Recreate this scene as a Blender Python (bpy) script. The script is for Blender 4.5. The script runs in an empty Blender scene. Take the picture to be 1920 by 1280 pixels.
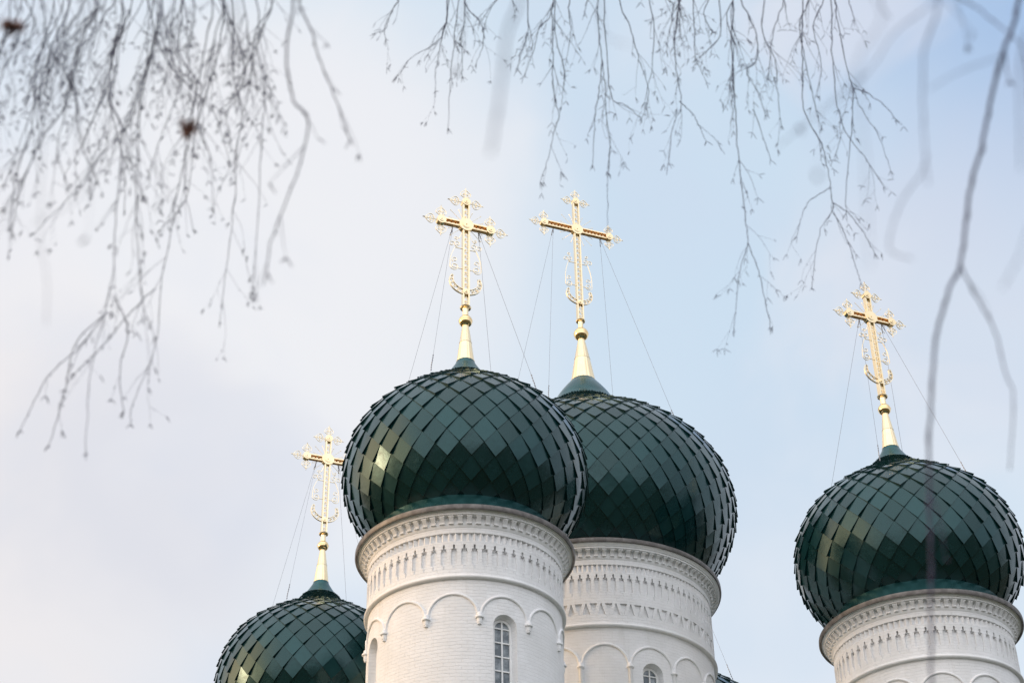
import bpy, math, random
from mathutils import Vector, Matrix, noise
R = math.radians
PI = math.pi
sc = bpy.context.scene
col = sc.collection

# ------------------------------------------------------------------ camera
CAMZ = 1.6
PITCH, ROLL, FPX = 0.6075, -0.0172, 3304.16          # focal length in pixels of a 1920 wide frame
cam = bpy.data.cameras.new('camera')
camo = bpy.data.objects.new('camera', cam)
col.objects.link(camo)
cam.sensor_width = 36.0
cam.lens = FPX / 1920 * 36.0
cam.clip_start = 0.05
cam.clip_end = 5000
FW = Vector((0, math.cos(PITCH), math.sin(PITCH)))
U0 = Vector((0, -math.sin(PITCH), math.cos(PITCH)))
R0 = Vector((1, 0, 0))
RT = R0 * math.cos(ROLL) + U0 * math.sin(ROLL)
UP = -R0 * math.sin(ROLL) + U0 * math.cos(ROLL)
m = Matrix((RT, UP, -FW)).transposed().to_4x4()
m.translation = Vector((0, 0, CAMZ))
camo.matrix_world = m
cam.dof.use_dof = True
cam.dof.focus_distance = 42.5
cam.dof.aperture_fstop = 3.0
sc.camera = camo


def at(px, py, dist):
    """point in the world seen at pixel (px, py) of the 1920x1280 photo, `dist` metres away"""
    d = FW * FPX + RT * (px - 960) - UP * (py - 640)
    return Vector((0, 0, CAMZ)) + d.normalized() * dist


# ------------------------------------------------------------------ sky and sun
SUN_AZ = R(-98)          # from +Y, positive to the right: the sun stands low on the left
SUN_EL = R(9)
w = bpy.data.worlds.new('World')
sc.world = w
w.use_nodes = True
nt = w.node_tree
nt.nodes.clear()


def N(t, **kw):
    n = nt.nodes.new(t)
    for k, v in kw.items():
        setattr(n, k, v)
    return n


def L(a, b):
    nt.links.new(a, b)


def mth(op, a, b=None, clamp=False):
    n = N('ShaderNodeMath', operation=op)
    n.use_clamp = clamp
    for i, x in enumerate((a, b)):
        if x is None:
            continue
        if isinstance(x, (int, float)):
            n.inputs[i].default_value = x
        else:
            L(x, n.inputs[i])
    return n.outputs[0]


def sstep(x, a, b):
    n = N('ShaderNodeMapRange', interpolation_type='SMOOTHSTEP')
    L(x, n.inputs[0])
    n.inputs[1].default_value = a
    n.inputs[2].default_value = b
    return n.outputs[0]


def mixc(f, a, b):
    n = N('ShaderNodeMix', data_type='RGBA')
    if isinstance(f, (int, float)):
        n.inputs[0].default_value = f
    else:
        L(f, n.inputs[0])
    for i, x in ((6, a), (7, b)):
        if isinstance(x, tuple):
            n.inputs[i].default_value = (*x, 1)
        else:
            L(x, n.inputs[i])
    return n.outputs[2]


tc = N('ShaderNodeTexCoord')
vec = tc.outputs['Generated']
sky = N('ShaderNodeTexSky', sky_type='NISHITA')
sky.sun_disc = False
sky.sun_elevation = SUN_EL
sky.sun_rotation = SUN_AZ
sky.air_density = 1.0
sky.dust_density = 1.5
bg1 = N('ShaderNodeBackground')
L(sky.outputs[0], bg1.inputs[0])
bg1.inputs[1].default_value = 0.13


def dirdot(d):
    n = N('ShaderNodeVectorMath', operation='DOT_PRODUCT')
    L(vec, n.inputs[0])
    n.inputs[1].default_value = tuple(Vector(d).normalized())
    return n.outputs['Value']


def azel(az, el):
    return (math.sin(az) * math.cos(el), math.cos(az) * math.cos(el), math.sin(el))


def pdir(px, py):
    return tuple(at(px, py, 1.0) - Vector((0, 0, CAMZ)))


def noise_tex(scale, detail, loc=(0, 0, 0), rough=.5):
    mp = N('ShaderNodeMapping')
    L(vec, mp.inputs[0])
    mp.inputs['Location'].default_value = loc
    t = N('ShaderNodeTexNoise')
    L(mp.outputs[0], t.inputs['Vector'])
    t.inputs['Scale'].default_value = scale
    t.inputs['Detail'].default_value = detail
    t.inputs['Roughness'].default_value = rough
    t.inputs['Distortion'].default_value = .4
    return t.outputs['Fac']


n1 = noise_tex(3.2, 3, (3.1, .7, 1.9))
n2 = noise_tex(7.0, 4, (0.4, 5.2, 2.2))
# thin cloud sheet: a pale blue thin part and thicker white and lilac banks
thin = (0.600, 0.755, 0.915)
white = (0.805, 0.865, 0.960)
lilac = (0.735, 0.790, 0.915)
c = mixc(sstep(n1, .36, .66), lilac, white)
wob = mth('MULTIPLY', mth('SUBTRACT', n2, .5), .02)


def blob(px, py, rad, soft=.6):
    """a bank of cloud round the direction of a pixel; rad in radians"""
    d = mth('ADD', dirdot(pdir(px, py)), wob)
    return sstep(d, math.cos(rad * 1.25), 1.0)


c = mixc(mth('MULTIPLY', blob(1300, 500, .46, .9), .9), c, (0.765, 0.865, 0.960))
c = mixc(mth('MULTIPLY', blob(1500, 330, .26, .9), .75), c, thin)
c = mixc(mth('MULTIPLY', blob(-150, 560, .09, .9), .5), c, (.93, .87, .89))
c = mixc(mth('MULTIPLY', blob(2100, -60, .17, .9), .95), c, (0.38, 0.55, 0.83))
c = mixc(mth('MULTIPLY', blob(1850, 440, .11, .95), .55), c, (0.78, 0.79, 0.885))
c = mixc(mth('MULTIPLY', blob(1640, 60, .06, .95), .6), c, (0.80, 0.82, 0.91))
c = mixc(mth('MULTIPLY', blob(500, 540, .17, .9), .9), c, (0.94, 0.935, 0.96))
c = mixc(mth('MULTIPLY', blob(60, 1060, .14, .9), .9), c, (0.94, 0.895, 0.89))
c = mixc(mth('MULTIPLY', blob(250, 960, .09, .9), .5), c, (0.66, 0.71, 0.83))
c = mixc(mth('MULTIPLY', blob(1440, 980, .10, .9), .4), c, (0.66, 0.76, 0.90))
c = mixc(mth('MULTIPLY', sstep(n2, .46, .72), .42), c, (.90, .915, .965))
c = mixc(mth('MULTIPLY', sstep(noise_tex(5.0, 4, (8.1, 1.2, 4.4), .55), .5, .72), .34), c, (.66, .745, .90))
# warm glow round the low sun and the bright evening cloud opposite the church
sund = dirdot(azel(SUN_AZ, SUN_EL))
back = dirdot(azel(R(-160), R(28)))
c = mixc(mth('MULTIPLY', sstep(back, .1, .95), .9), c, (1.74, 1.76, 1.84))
c = mixc(mth('MULTIPLY', sstep(sund, .72, 1.0), .95), c, (3.6, 2.4, 1.35))
sep = N('ShaderNodeSeparateXYZ')
L(vec, sep.inputs[0])
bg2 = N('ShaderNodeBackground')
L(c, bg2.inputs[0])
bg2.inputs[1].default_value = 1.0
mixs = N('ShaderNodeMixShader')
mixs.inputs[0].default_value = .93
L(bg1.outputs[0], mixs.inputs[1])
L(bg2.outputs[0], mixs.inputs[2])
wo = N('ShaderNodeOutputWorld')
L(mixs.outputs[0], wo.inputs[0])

sun = bpy.data.lights.new('sun', 'SUN')
sun.energy = .85
sun.angle = R(10)
sun.color = (1.0, .72, .45)
suno = bpy.data.objects.new('sun', sun)
col.objects.link(suno)
sd = Vector(azel(SUN_AZ, SUN_EL))
suno.rotation_euler = sd.to_track_quat('Z', 'Y').to_euler()

sc.view_settings.view_transform = 'Standard'
sc.view_settings.look = 'None'
sc.view_settings.exposure = 0.0
sc.view_settings.gamma = 1.0


# ------------------------------------------------------------------ materials
def mat(name, base, rough=.6, metal=0.0, spec=.5):
    global nt
    M = bpy.data.materials.new(name)
    M.use_nodes = True
    nt = M.node_tree
    b = nt.nodes['Principled BSDF']
    b.inputs['Base Color'].default_value = (*base, 1)
    b.inputs['Roughness'].default_value = rough
    b.inputs['Metallic'].default_value = metal
    b.inputs['Specular IOR Level'].default_value = spec
    return M, b


def tex(kind, vec_out, **inp):
    t = N(kind)
    if vec_out is not None:
        L(vec_out, t.inputs['Vector'])
    for k, v in inp.items():
        t.inputs[k.replace('_', ' ')].default_value = v
    return t


def bump(b, h, strength, dist):
    n = N('ShaderNodeBump')
    n.inputs['Strength'].default_value = strength
    n.inputs['Distance'].default_value = dist
    L(h, n.inputs['Height'])
    L(n.outputs[0], b.inputs['Normal'])


def masonry(name, radius, bricks=True):
    M, b = mat(name, (.80, .79, .78), .85, spec=.25)
    o = N('ShaderNodeTexCoord').outputs['Object']
    s = N('ShaderNodeSeparateXYZ')
    L(o, s.inputs[0])
    ang = mth('MULTIPLY', mth('ARCTAN2', s.outputs[1], s.outputs[0]), radius)
    cx = N('ShaderNodeCombineXYZ')
    L(ang, cx.inputs[0])
    L(s.outputs[2], cx.inputs[1])
    br = tex('ShaderNodeTexBrick', None, Scale=1.0, Mortar_Size=.007, Mortar_Smooth=.6,
             Brick_Width=.27, Row_Height=.083, Bias=-.2)
    # the courses wander a little
    nz = tex('ShaderNodeTexNoise', o, Scale=3.0, Detail=2.0)
    add = N('ShaderNodeVectorMath', operation='MULTIPLY_ADD')
    L(nz.outputs['Color'], add.inputs[0])
    add.inputs[1].default_value = (.06, .055, 0)
    L(cx.outputs[0], add.inputs[2])
    L(add.outputs[0], br.inputs['Vector'])
    br.inputs['Color1'].default_value = (1, 1, 1, 1)
    br.inputs['Color2'].default_value = (.72, .72, .72, 1)
    br.inputs['Mortar'].default_value = (.1, .1, .1, 1)
    n2_ = tex('ShaderNodeTexNoise', o, Scale=9.0, Detail=5.0, Roughness=.6)
    n3_ = tex('ShaderNodeTexNoise', o, Scale=1.3, Detail=4.0, Roughness=.6)
    cr = mixc(sstep(n3_.outputs['Fac'], .35, .7), (.80, .80, .80), (.87, .87, .875))
    cr = mixc(mth('MULTIPLY', sstep(n2_.outputs['Fac'], .52, .72), .35), cr, (.75, .745, .74))
    mp = N('ShaderNodeMapping')
    L(o, mp.inputs[0])
    mp.inputs['Scale'].default_value = (1, 1, .09)
    st = tex('ShaderNodeTexNoise', mp.outputs[0], Scale=5.5, Detail=4.0, Roughness=.6)
    cr = mixc(mth('MULTIPLY', sstep(st.outputs['Fac'], .55, .75), .30), cr, (.66, .65, .63))
    if bricks:
        cr2 = mixc(mth('MULTIPLY', br.outputs['Fac'], .12), cr, (.66, .655, .65))
        L(cr2, b.inputs['Base Color'])
        h = mth('ADD', mth('MULTIPLY', br.outputs['Color'], .8), mth('MULTIPLY', n2_.outputs['Fac'], .7))
        bump(b, h, .62, .018)
    else:
        L(cr, b.inputs['Base Color'])
        bump(b, n2_.outputs['Fac'], .35, .01)
    return M


def tile_mat():
    M, b = mat('green_metal_tile', (.006, .05, .042), .24, .5, .45)
    a = N('ShaderNodeAttribute')
    a.attribute_name = 'tint'
    o = N('ShaderNodeTexCoord').outputs['Object']
    nz = tex('ShaderNodeTexNoise', o, Scale=2.2, Detail=3.0)
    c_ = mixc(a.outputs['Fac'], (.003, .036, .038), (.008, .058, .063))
    L(c_, b.inputs['Base Color'])
    r_ = mth('ADD', mth('MULTIPLY', a.outputs['Fac'], .14), .18)
    L(r_, b.inputs['Roughness'])
    nz2 = tex('ShaderNodeTexNoise', o, Scale=6.0, Detail=5.0, Roughness=.65)
    L(mth('ADD', r_, mth('MULTIPLY', sstep(nz2.outputs['Fac'], .5, .75), .16)), b.inputs['Roughness'])
    b.inputs['Coat Weight'].default_value = .38
    b.inputs['Coat Roughness'].default_value = .2
    bump(b, nz.outputs['Fac'], .25, .05)
    return M


def simple_noise(name, c1, c2, rough, metal=0.0, scale=6.0, bs=.2, bd=.01, spec=.5):
    M, b = mat(name, c1, rough, metal, spec)
    o = N('ShaderNodeTexCoord').outputs['Object']
    nz = tex('ShaderNodeTexNoise', o, Scale=scale, Detail=4.0, Roughness=.6)
    L(mixc(sstep(nz.outputs['Fac'], .35, .68), c1, c2), b.inputs['Base Color'])
    if bs:
        bump(b, nz.outputs['Fac'], bs, bd)
    return M


M_wall = masonry('whitewashed_brick', 2.3)
M_wall2 = masonry('whitewashed_brick_big_drum', 3.3)
M_plaster = masonry('white_plaster', 2.3, False)
M_tile = tile_mat()
M_shell = mat('dark_underlay', (.004, .012, .012), .6)[0]
M_green = simple_noise('green_sheet_metal', (.016, .080, .084), (.024, .105, .112), .26, .6, 3, .12, .02, .6)
M_rim = simple_noise('weathered_zinc', (.12, .11, .105), (.22, .205, .195), .5, .35, 5)
M_gold = simple_noise('gilding', (1.0, .79, .48), (1.0, .83, .55), .24, 1.0, 4, .08, .01)
M_ball = simple_noise('polished_gilding', (.95, .70, .36), (.98, .75, .42), .09, 1.0, 7, .05, .01)
M_goldcone = simple_noise('pale_gilding', (1.0, .80, .50), (1.0, .84, .56), .33, 1.0, 3, .1, .01)
M_goldrefl = simple_noise('gold_inner_reflection', (.80, .50, .24), (.92, .62, .32), .35, 1.0, 6, .1, .01)  # reddish reflections inside and under the gilded bars, put into the colour
M_filigree = simple_noise('filigree_gilding', (.98, .84, .60), (1.0, .90, .70), .42, 1.0, 8, 0)
M_wire = mat('steel_wire', (.22, .22, .24), .45, .6)[0]
M_frame = simple_noise('white_painted_frame', (.78, .78, .77), (.84, .84, .83), .45, 0, 8, .1, .004)
M_glass, gb = mat('window_glass', (.16, .19, .21), .12, 0, .6)
gz = tex('ShaderNodeTexNoise', N('ShaderNodeTexCoord').outputs['Object'], Scale=5.0, Detail=3.0)
L(mixc(sstep(gz.outputs['Fac'], .4, .65), (.10, .125, .145), (.30, .335, .36)), gb.inputs['Base Color'])
M_bark_flare = simple_noise('birch_twig_bark_flare_blue', (.024, .025, .066), (.048, .047, .110), .7, 0, 60, .2, .002)  # purple-brown bark with the blue of lens flare put into its colour
M_leaf = simple_noise('dead_leaf', (.15, .065, .045), (.22, .10, .07), .7, 0, 60, 0)
M_ground = simple_noise('autumn_grass', (.045, .050, .022), (.075, .065, .035), .95, 0, .6, .4, .05)
M_roof = simple_noise('green_roof_sheet', (.012, .07, .058), (.02, .09, .075), .35, 0, 1.2, .1, .02)


def birch_mat():
    M, b = mat('birch_bark', (.6, .58, .55), .8)
    o = N('ShaderNodeTexCoord').outputs['Object']
    mp = N('ShaderNodeMapping')
    L(o, mp.inputs[0])
    mp.inputs['Scale'].default_value = (1, 1, 6)
    nz = tex('ShaderNodeTexNoise', mp.outputs[0], Scale=4.0, Detail=5.0, Roughness=.65)
    L(mixc(sstep(nz.outputs['Fac'], .52, .62), (.62, .60, .57), (.05, .045, .04)), b.inputs['Base Color'])
    bump(b, nz.outputs['Fac'], .5, .01)
    return M


M_birch = birch_mat()


# ------------------------------------------------------------------ mesh helpers
class MB:
    def __init__(self):
        self.v, self.f, self.sm, self.tint = [], [], [], []

    def add(self, vs, fs, smooth=True, tint=None):
        o = len(self.v)
        self.v += [tuple(p) for p in vs]
        for f in fs:
            self.f.append(tuple(i + o for i in f))
            self.sm.append(smooth)
            self.tint.append(tint if tint is not None else .5)

    def lathe(self, prof, n=96, a0=0.0, a1=2 * PI, flute=0.0, nf=0):
        full = abs(a1 - a0 - 2 * PI) < 1e-6
        k = n if full else n + 1
        vs, fs = [], []
        for r, z in prof:
            for i in range(k):
                a = a0 + (a1 - a0) * i / n
                rr = r * (1 + flute * abs(math.sin(nf * a / 2))) if flute else r
                vs.append((rr * math.cos(a), rr * math.sin(a), z))
        for j in range(len(prof) - 1):
            for i in range(n):
                i2 = (i + 1) % k if full else i + 1
                fs.append((j * k + i, j * k + i2, (j + 1) * k + i2, (j + 1) * k + i))
        self.add(vs, fs)

    def box(self, c_, s, M_=None):
        vs = [Vector((c_[0] + sx * s[0] / 2, c_[1] + sy * s[1] / 2, c_[2] + sz * s[2] / 2))
              for sz in (-1, 1) for sy in (-1, 1) for sx in (-1, 1)]
        if M_ is not None:
            vs = [M_ @ p for p in vs]
        self.add(vs, [(0, 2, 3, 1), (4, 5, 7, 6), (0, 1, 5, 4), (2, 6, 7, 3), (0, 4, 6, 2), (1, 3, 7, 5)], False)

    def tube(self, pts, rad, sides=6, caps=True, flat=None, closed=False):
        """rad: number or list.  flat: (normal, half depth) makes a ribbon-like section"""
        pts = [Vector(p) for p in pts]
        n = len(pts)
        if n < 2:
            return
        rs = rad if isinstance(rad, (list, tuple)) else [rad] * n
        vs, fs = [], []
        prev = None
        for i, p in enumerate(pts):
            if closed:
                t = pts[(i + 1) % n] - pts[(i - 1) % n]
            else:
                t = pts[min(i + 1, n - 1)] - pts[max(i - 1, 0)]
            if t.length < 1e-9:
                t = Vector((0, 0, 1))
            t.normalize()
            if flat:
                nn = Vector(flat[0])
                s_ = t.cross(nn)
                if s_.length < 1e-6:
                    s_ = Vector((1, 0, 0))
                s_.normalize()
                for (a_, b_) in ((1, 1), (1, -1), (-1, -1), (-1, 1)):
                    vs.append(p + s_ * rs[i] * a_ + nn * flat[1] * b_)
            else:
                if prev is None:
                    q = t.orthogonal().normalized()
                else:
                    q = prev - t * prev.dot(t)
                    q = q.normalized() if q.length > 1e-6 else t.orthogonal().normalized()
                prev = q
                b2 = t.cross(q)
                for k in range(sides):
                    a = 2 * PI * k / sides
                    vs.append(p + (q * math.cos(a) + b2 * math.sin(a)) * rs[i])
        S = 4 if flat else sides
        m_ = n if closed else n - 1
        for i in range(m_):
            j = (i + 1) % n
            for k in range(S):
                k2 = (k + 1) % S
                fs.append((i * S + k, i * S + k2, j * S + k2, j * S + k))
        if caps and not closed:
            fs.append(tuple(range(S))[::-1])
            fs.append(tuple((n - 1) * S + k for k in range(S)))
        self.add(vs, fs)

    def disc(self, cx, cz, r, y0, y1, n=28):
        """a drum whose axis is Y"""
        vs, fs = [], []
        for y in (y0, y1):
            for i in range(n):
                a = 2 * PI * i / n
                vs.append((cx + r * math.cos(a), y, cz + r * math.sin(a)))
        for i in range(n):
            j = (i + 1) % n
            fs.append((i, j, n + j, n + i))
        fs.append(tuple(range(n))[::-1])
        fs.append(tuple(range(n, 2 * n)))
        self.add(vs, fs)

    def build(self, name, material, parent=None, angle=35, loc=None):
        me = bpy.data.meshes.new(name)
        me.from_pydata(self.v, [], self.f)
        me.polygons.foreach_set('use_smooth', self.sm)
        if any(t != .5 for t in self.tint):
            at_ = me.attributes.new('tint', 'FLOAT', 'FACE')
            at_.data.foreach_set('value', self.tint)
        me.materials.append(material)
        me.update()
        if angle:
            me.set_sharp_from_angle(angle=R(angle))
        o = bpy.data.objects.new(name, me)
        col.objects.link(o)
        if parent is not None:
            o.parent = parent
        if loc is not None:
            o.location = loc
        return o


def thing(name, label, cat, loc=(0, 0, 0), rz=0.0, group=None):
    o = bpy.data.objects.new(name, None)
    col.objects.link(o)
    o.location = loc
    o.rotation_euler = (0, 0, rz)
    o.empty_display_size = .5
    o['label'] = label
    o['category'] = cat
    if group:
        o['group'] = group
    return o


def copy_tree(o, parent=None):
    c_ = o.copy()
    col.objects.link(c_)
    c_.parent = parent
    for ch in list(o.children):
        copy_tree(ch, c_)
    return c_


def cyl(a, r, z):
    return Vector((r * math.cos(a), r * math.sin(a), z))


# ------------------------------------------------------------------ tower pieces (local z = height above the camera minus ZB)
ZB = 11.0
rnd = random.Random(7)


def dome_shell(prof, n=96):
    return [(r - .05, z) for r, z in prof]


def smooth_profile(cp, n=160):
    """Catmull-Rom through (r, z) control points, resampled by arc length"""
    P = [Vector((a, b)) for a, b in cp]
    P = [P[0] * 2 - P[1]] + P + [P[-1] * 2 - P[-2]]
    out = []
    for i in range(1, len(P) - 2):
        for k in range(16):
            t = k / 16
            a, b, c_, d = P[i - 1], P[i], P[i + 1], P[i + 2]
            out.append(.5 * ((2 * b) + (c_ - a) * t + (2 * a - 5 * b + 4 * c_ - d) * t * t + (3 * b - a - 3 * c_ + d) * t ** 3))
    out.append(P[-2])
    return out


def tiles(mb, prof, NN, k, lift, seed, jit=1.0):
    """overlapping diamond shingles over the surface of revolution prof (bottom to top)"""
    rg = random.Random(seed)
    # cumulative v = int ds / r
    vs = [0.0]
    for a, b in zip(prof, prof[1:]):
        vs.append(vs[-1] + (b - a).length / max(.05, (a.x + b.x) / 2))
    tot = vs[-1]
    dv = k * PI / NN
    rows = int(tot / dv)
    dv = tot / rows

    def surf(v, a, off):
        v = min(max(v, 0), tot)
        lo = 0
        hi = len(vs) - 1
        while hi - lo > 1:
            m_ = (lo + hi) // 2
            if vs[m_] <= v:
                lo = m_
            else:
                hi = m_
        t = (v - vs[lo]) / max(1e-9, vs[hi] - vs[lo])
        p = prof[lo].lerp(prof[hi], t)
        i0, i1 = max(lo - 1, 0), min(hi + 1, len(prof) - 1)
        tg = (prof[i1] - prof[i0]).normalized()
        nr, nz = tg.y, -tg.x
        rr = p.x + nr * off
        return Vector((rr * math.cos(a), rr * math.sin(a), p.y + nz * off)), p.x

    for j in range(0, rows + 1):
        vc = j * dv
        for i in range(NN):
            ac = 2 * PI * (i + (.5 if j % 2 else 0)) / NN
            da = PI / NN
            _, rc = surf(vc, ac, 0)
            sc_ = rc / prof_max(prof)
            lf = lift * (.35 + .65 * sc_)
            q = lambda s_: rg.uniform(-s_, s_) * lf * jit * 1.5
            vt, vb = min(vc + dv * 1.06, tot), vc - dv * 1.04
            if vb < -.5 * dv:
                vb = 0.0
            top, _ = surf(vt, ac, 0.0)
            lef, _ = surf(vc, ac - da * 1.02, lf * .17 + q(.10))
            rig, _ = surf(vc, ac + da * 1.02, lf * .17 + q(.10))
            bot, _ = surf(vb, ac, lf + q(.18))
            cen = (top + lef + rig + bot) / 4
            s0, _ = surf(vc, ac, lf * .42 + q(.12))
            cen = cen.lerp(s0, .5)
            m1, m2, m3, m4 = (top + lef) / 2, (lef + bot) / 2, (bot + rig) / 2, (rig + top) / 2
            tint = rg.random()
            if j == 0:
                bot = (lef + rig) / 2
                m2, m3, cen = (lef + bot) / 2, (bot + rig) / 2, (lef + rig + top) / 3
            V = [top, m1, lef, m2, bot, m3, rig, m4, cen]
            mb.add(V, [(0, 1, 8, 7), (1, 2, 3, 8), (8, 3, 4, 5), (7, 8, 5, 6)], True, tint)
            # turned-down lower edges
            l2, _ = surf(vc, ac - da * 1.02, -.012)
            r2, _ = surf(vc, ac + da * 1.02, -.012)
            b2, _ = surf(vb, ac, -.012)
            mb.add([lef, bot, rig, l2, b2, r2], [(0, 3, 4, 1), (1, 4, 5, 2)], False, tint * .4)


def prof_max(prof):
    return max(p.x for p in prof)


def frieze_niches(mb, Rr, NN, z0, z1, rows, phase=0.0):
    """rows: list of (zlow, zhigh, half width fraction, depth). Solid elsewhere."""
    fr = sorted({0.0} | {x for r_ in rows for x in (-r_[2], r_[2])} | {-.5, .5})
    zs = sorted({z0, z1} | {r_[0] for r_ in rows} | {r_[1] for r_ in rows})

    def depth(fx, zc):
        for a, b, hw, d in rows:
            if a < zc < b and abs(fx) < hw:
                return d
        return 0.0
    nc = len(fr) - 1
    nz = len(zs) - 1
    D = [[depth((fr[i] + fr[i + 1]) / 2, (zs[j] + zs[j + 1]) / 2) for j in range(nz)] for i in range(nc)]
    p = 2 * PI / NN
    for kk in range(NN):
        a_ = [phase + p * (kk + x) for x in fr]
        for i in range(nc):
            for j in range(nz):
                d = D[i][j]
                r_ = Rr - d
                mb.add([cyl(a_[i], r_, zs[j]), cyl(a_[i + 1], r_, zs[j]), cyl(a_[i + 1], r_, zs[j + 1]), cyl(a_[i], r_, zs[j + 1])],
                       [(0, 1, 2, 3)], False)
                if i + 1 < nc and abs(D[i + 1][j] - d) > 1e-6:
                    r2 = Rr - D[i + 1][j]
                    mb.add([cyl(a_[i + 1], r_, zs[j]), cyl(a_[i + 1], r2, zs[j]), cyl(a_[i + 1], r2, zs[j + 1]), cyl(a_[i + 1], r_, zs[j + 1])], [(0, 1, 2, 3)], False)
                if j + 1 < nz and abs(D[i][j + 1] - d) > 1e-6:
                    r2 = Rr - D[i][j + 1]
                    mb.add([cyl(a_[i], r_, zs[j + 1]), cyl(a_[i + 1], r_, zs[j + 1]), cyl(a_[i + 1], r2, zs[j + 1]), cyl(a_[i], r2, zs[j + 1])], [(0, 1, 2, 3)], False)


def frieze_saw(mb, Rr, NN, z0, z1, zb, zt, d):
    """vertical prisms standing side by side in a groove z0..z1 of a band zb..zt"""
    mb.lathe([(Rr, zb), (Rr, z0)], 144)
    mb.lathe([(Rr, z1), (Rr, zt)], 144)
    for k in range(NN):
        a0, a1, a2 = 2 * PI * (k - .5) / NN, 2 * PI * k / NN, 2 * PI * (k + .5) / NN
        V = [cyl(a0, Rr - d, z0), cyl(a1, Rr - .006, z0), cyl(a2, Rr - d, z0), cyl(a0, Rr - d, z1), cyl(a1, Rr - .006, z1), cyl(a2, Rr - d, z1),
             cyl(a0, Rr, z0), cyl(a1, Rr, z0), cyl(a2, Rr, z0), cyl(a0, Rr, z1), cyl(a1, Rr, z1), cyl(a2, Rr, z1)]
        mb.add(V, [(0, 1, 4, 3), (1, 2, 5, 4), (0, 6, 7, 1), (1, 7, 8, 2), (3, 4, 10, 9), (4, 5, 11, 10)], False)


def frieze_tri(mb, Rr, NN, z0, z1, zb, zt, d):
    """groove with slanting bars leaving upright and hanging triangles"""
    mb.lathe([(Rr, zb), (Rr, z0), (Rr - d, z0), (Rr - d, z1), (Rr, z1), (Rr, zt)], 144)
    p = 2 * PI / NN
    bw = .24 * p
    for k in range(NN):
        c_ = k * p
        for s in (-1, 1):
            # bar from foot (c + s*.5p) to head (c + s*.03p)
            f0, h0 = c_ + s * .488 * p, c_ + s * .02 * p
            q = [(f0 - s * bw, z0), (f0, z0), (h0 + s * bw, z1), (h0, z1)]
            fr_ = [cyl(a, Rr, z) for a, z in q]
            bk = [cyl(a, Rr - d - .004, z) for a, z in q]
            mb.add(fr_ + bk, [(0, 1, 2, 3), (1, 5, 6, 2), (0, 3, 7, 4)], False)


def window_wall(mb, Rr, n_win, hw, zbot, zarch, z0, z1, depth, splay=.8, PH=0.0):
    """drum wall z0..z1 with n_win arched openings (half width hw) and their reveals"""
    sec = hw * 1.5
    da = sec / Rr
    step = 2 * PI / n_win

    def P(s, z, c_, r_=Rr):
        a = c_ + s / Rr
        return cyl(a, r_, z)
    for k in range(n_win):
        c_ = -PI / 2 + PH + k * step
        # plain wall between the openings
        n = max(8, int((step - 2 * da) / R(2.5)))
        mb.lathe([(Rr, z0), (Rr, z1)], n, c_ + da, c_ + step - da)
        # below the opening
        ns = 8
        for i in range(ns):
            s0, s1 = -sec + 2 * sec * i / ns, -sec + 2 * sec * (i + 1) / ns
            mb.add([P(s0, z0, c_), P(s1, z0, c_), P(s1, zbot, c_), P(s0, zbot, c_)], [(0, 1, 2, 3)])
        for s in (-1, 1):
            a_, b_ = (s * hw, s * sec)
            q = [P(a_, zbot, c_), P(b_, zbot, c_), P(b_, zarch, c_), P(a_, zarch, c_)]
            mb.add(q, [(0, 1, 2, 3) if s > 0 else (3, 2, 1, 0)])
        NA = 24
        inn, out = [], []
        for i in range(NA + 1):
            t = PI * i / NA
            x, z = math.cos(t), math.sin(t)
            inn.append((hw * x, zarch + hw * z))
            kx = sec / max(abs(x), 1e-6)
            kz = (z1 - zarch) / max(abs(z), 1e-6)
            kk = min(kx, kz)
            out.append((kk * x, zarch + kk * z))
        # make sure the corners are hit
        ct = math.atan2(z1 - zarch, sec)
        for tt in (ct, PI - ct):
            i = min(range(NA + 1), key=lambda q: abs(PI * q / NA - tt))
            out[i] = (sec if tt < PI / 2 else -sec, z1)
        for i in range(NA):
            q = [P(*inn[i], c_), P(*out[i], c_), P(*out[i + 1], c_), P(*inn[i + 1], c_)]
            mb.add(q, [(0, 1, 2, 3)])
        # reveal
        ring = [(hw, zbot)] + inn + [(-hw, zbot)]
        for i in range(len(ring) - 1):
            (sa, za), (sb, zb_) = ring[i], ring[i + 1]
            fa = (sa * splay, zarch + (za - zarch) * splay if za > zarch else za)
            fb = (sb * splay, zarch + (zb_ - zarch) * splay if zb_ > zarch else zb_)
            mb.add([P(sa, za, c_), P(sb, zb_, c_), P(*fb, c_, Rr - depth), P(*fa, c_, Rr - depth)], [(3, 2, 1, 0)])
        mb.add([P(-hw, zbot, c_), P(hw, zbot, c_), P(hw * splay, zbot + .05, c_, Rr - depth), P(-hw * splay, zbot + .05, c_, Rr - depth)], [(0, 1, 2, 3)])


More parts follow.
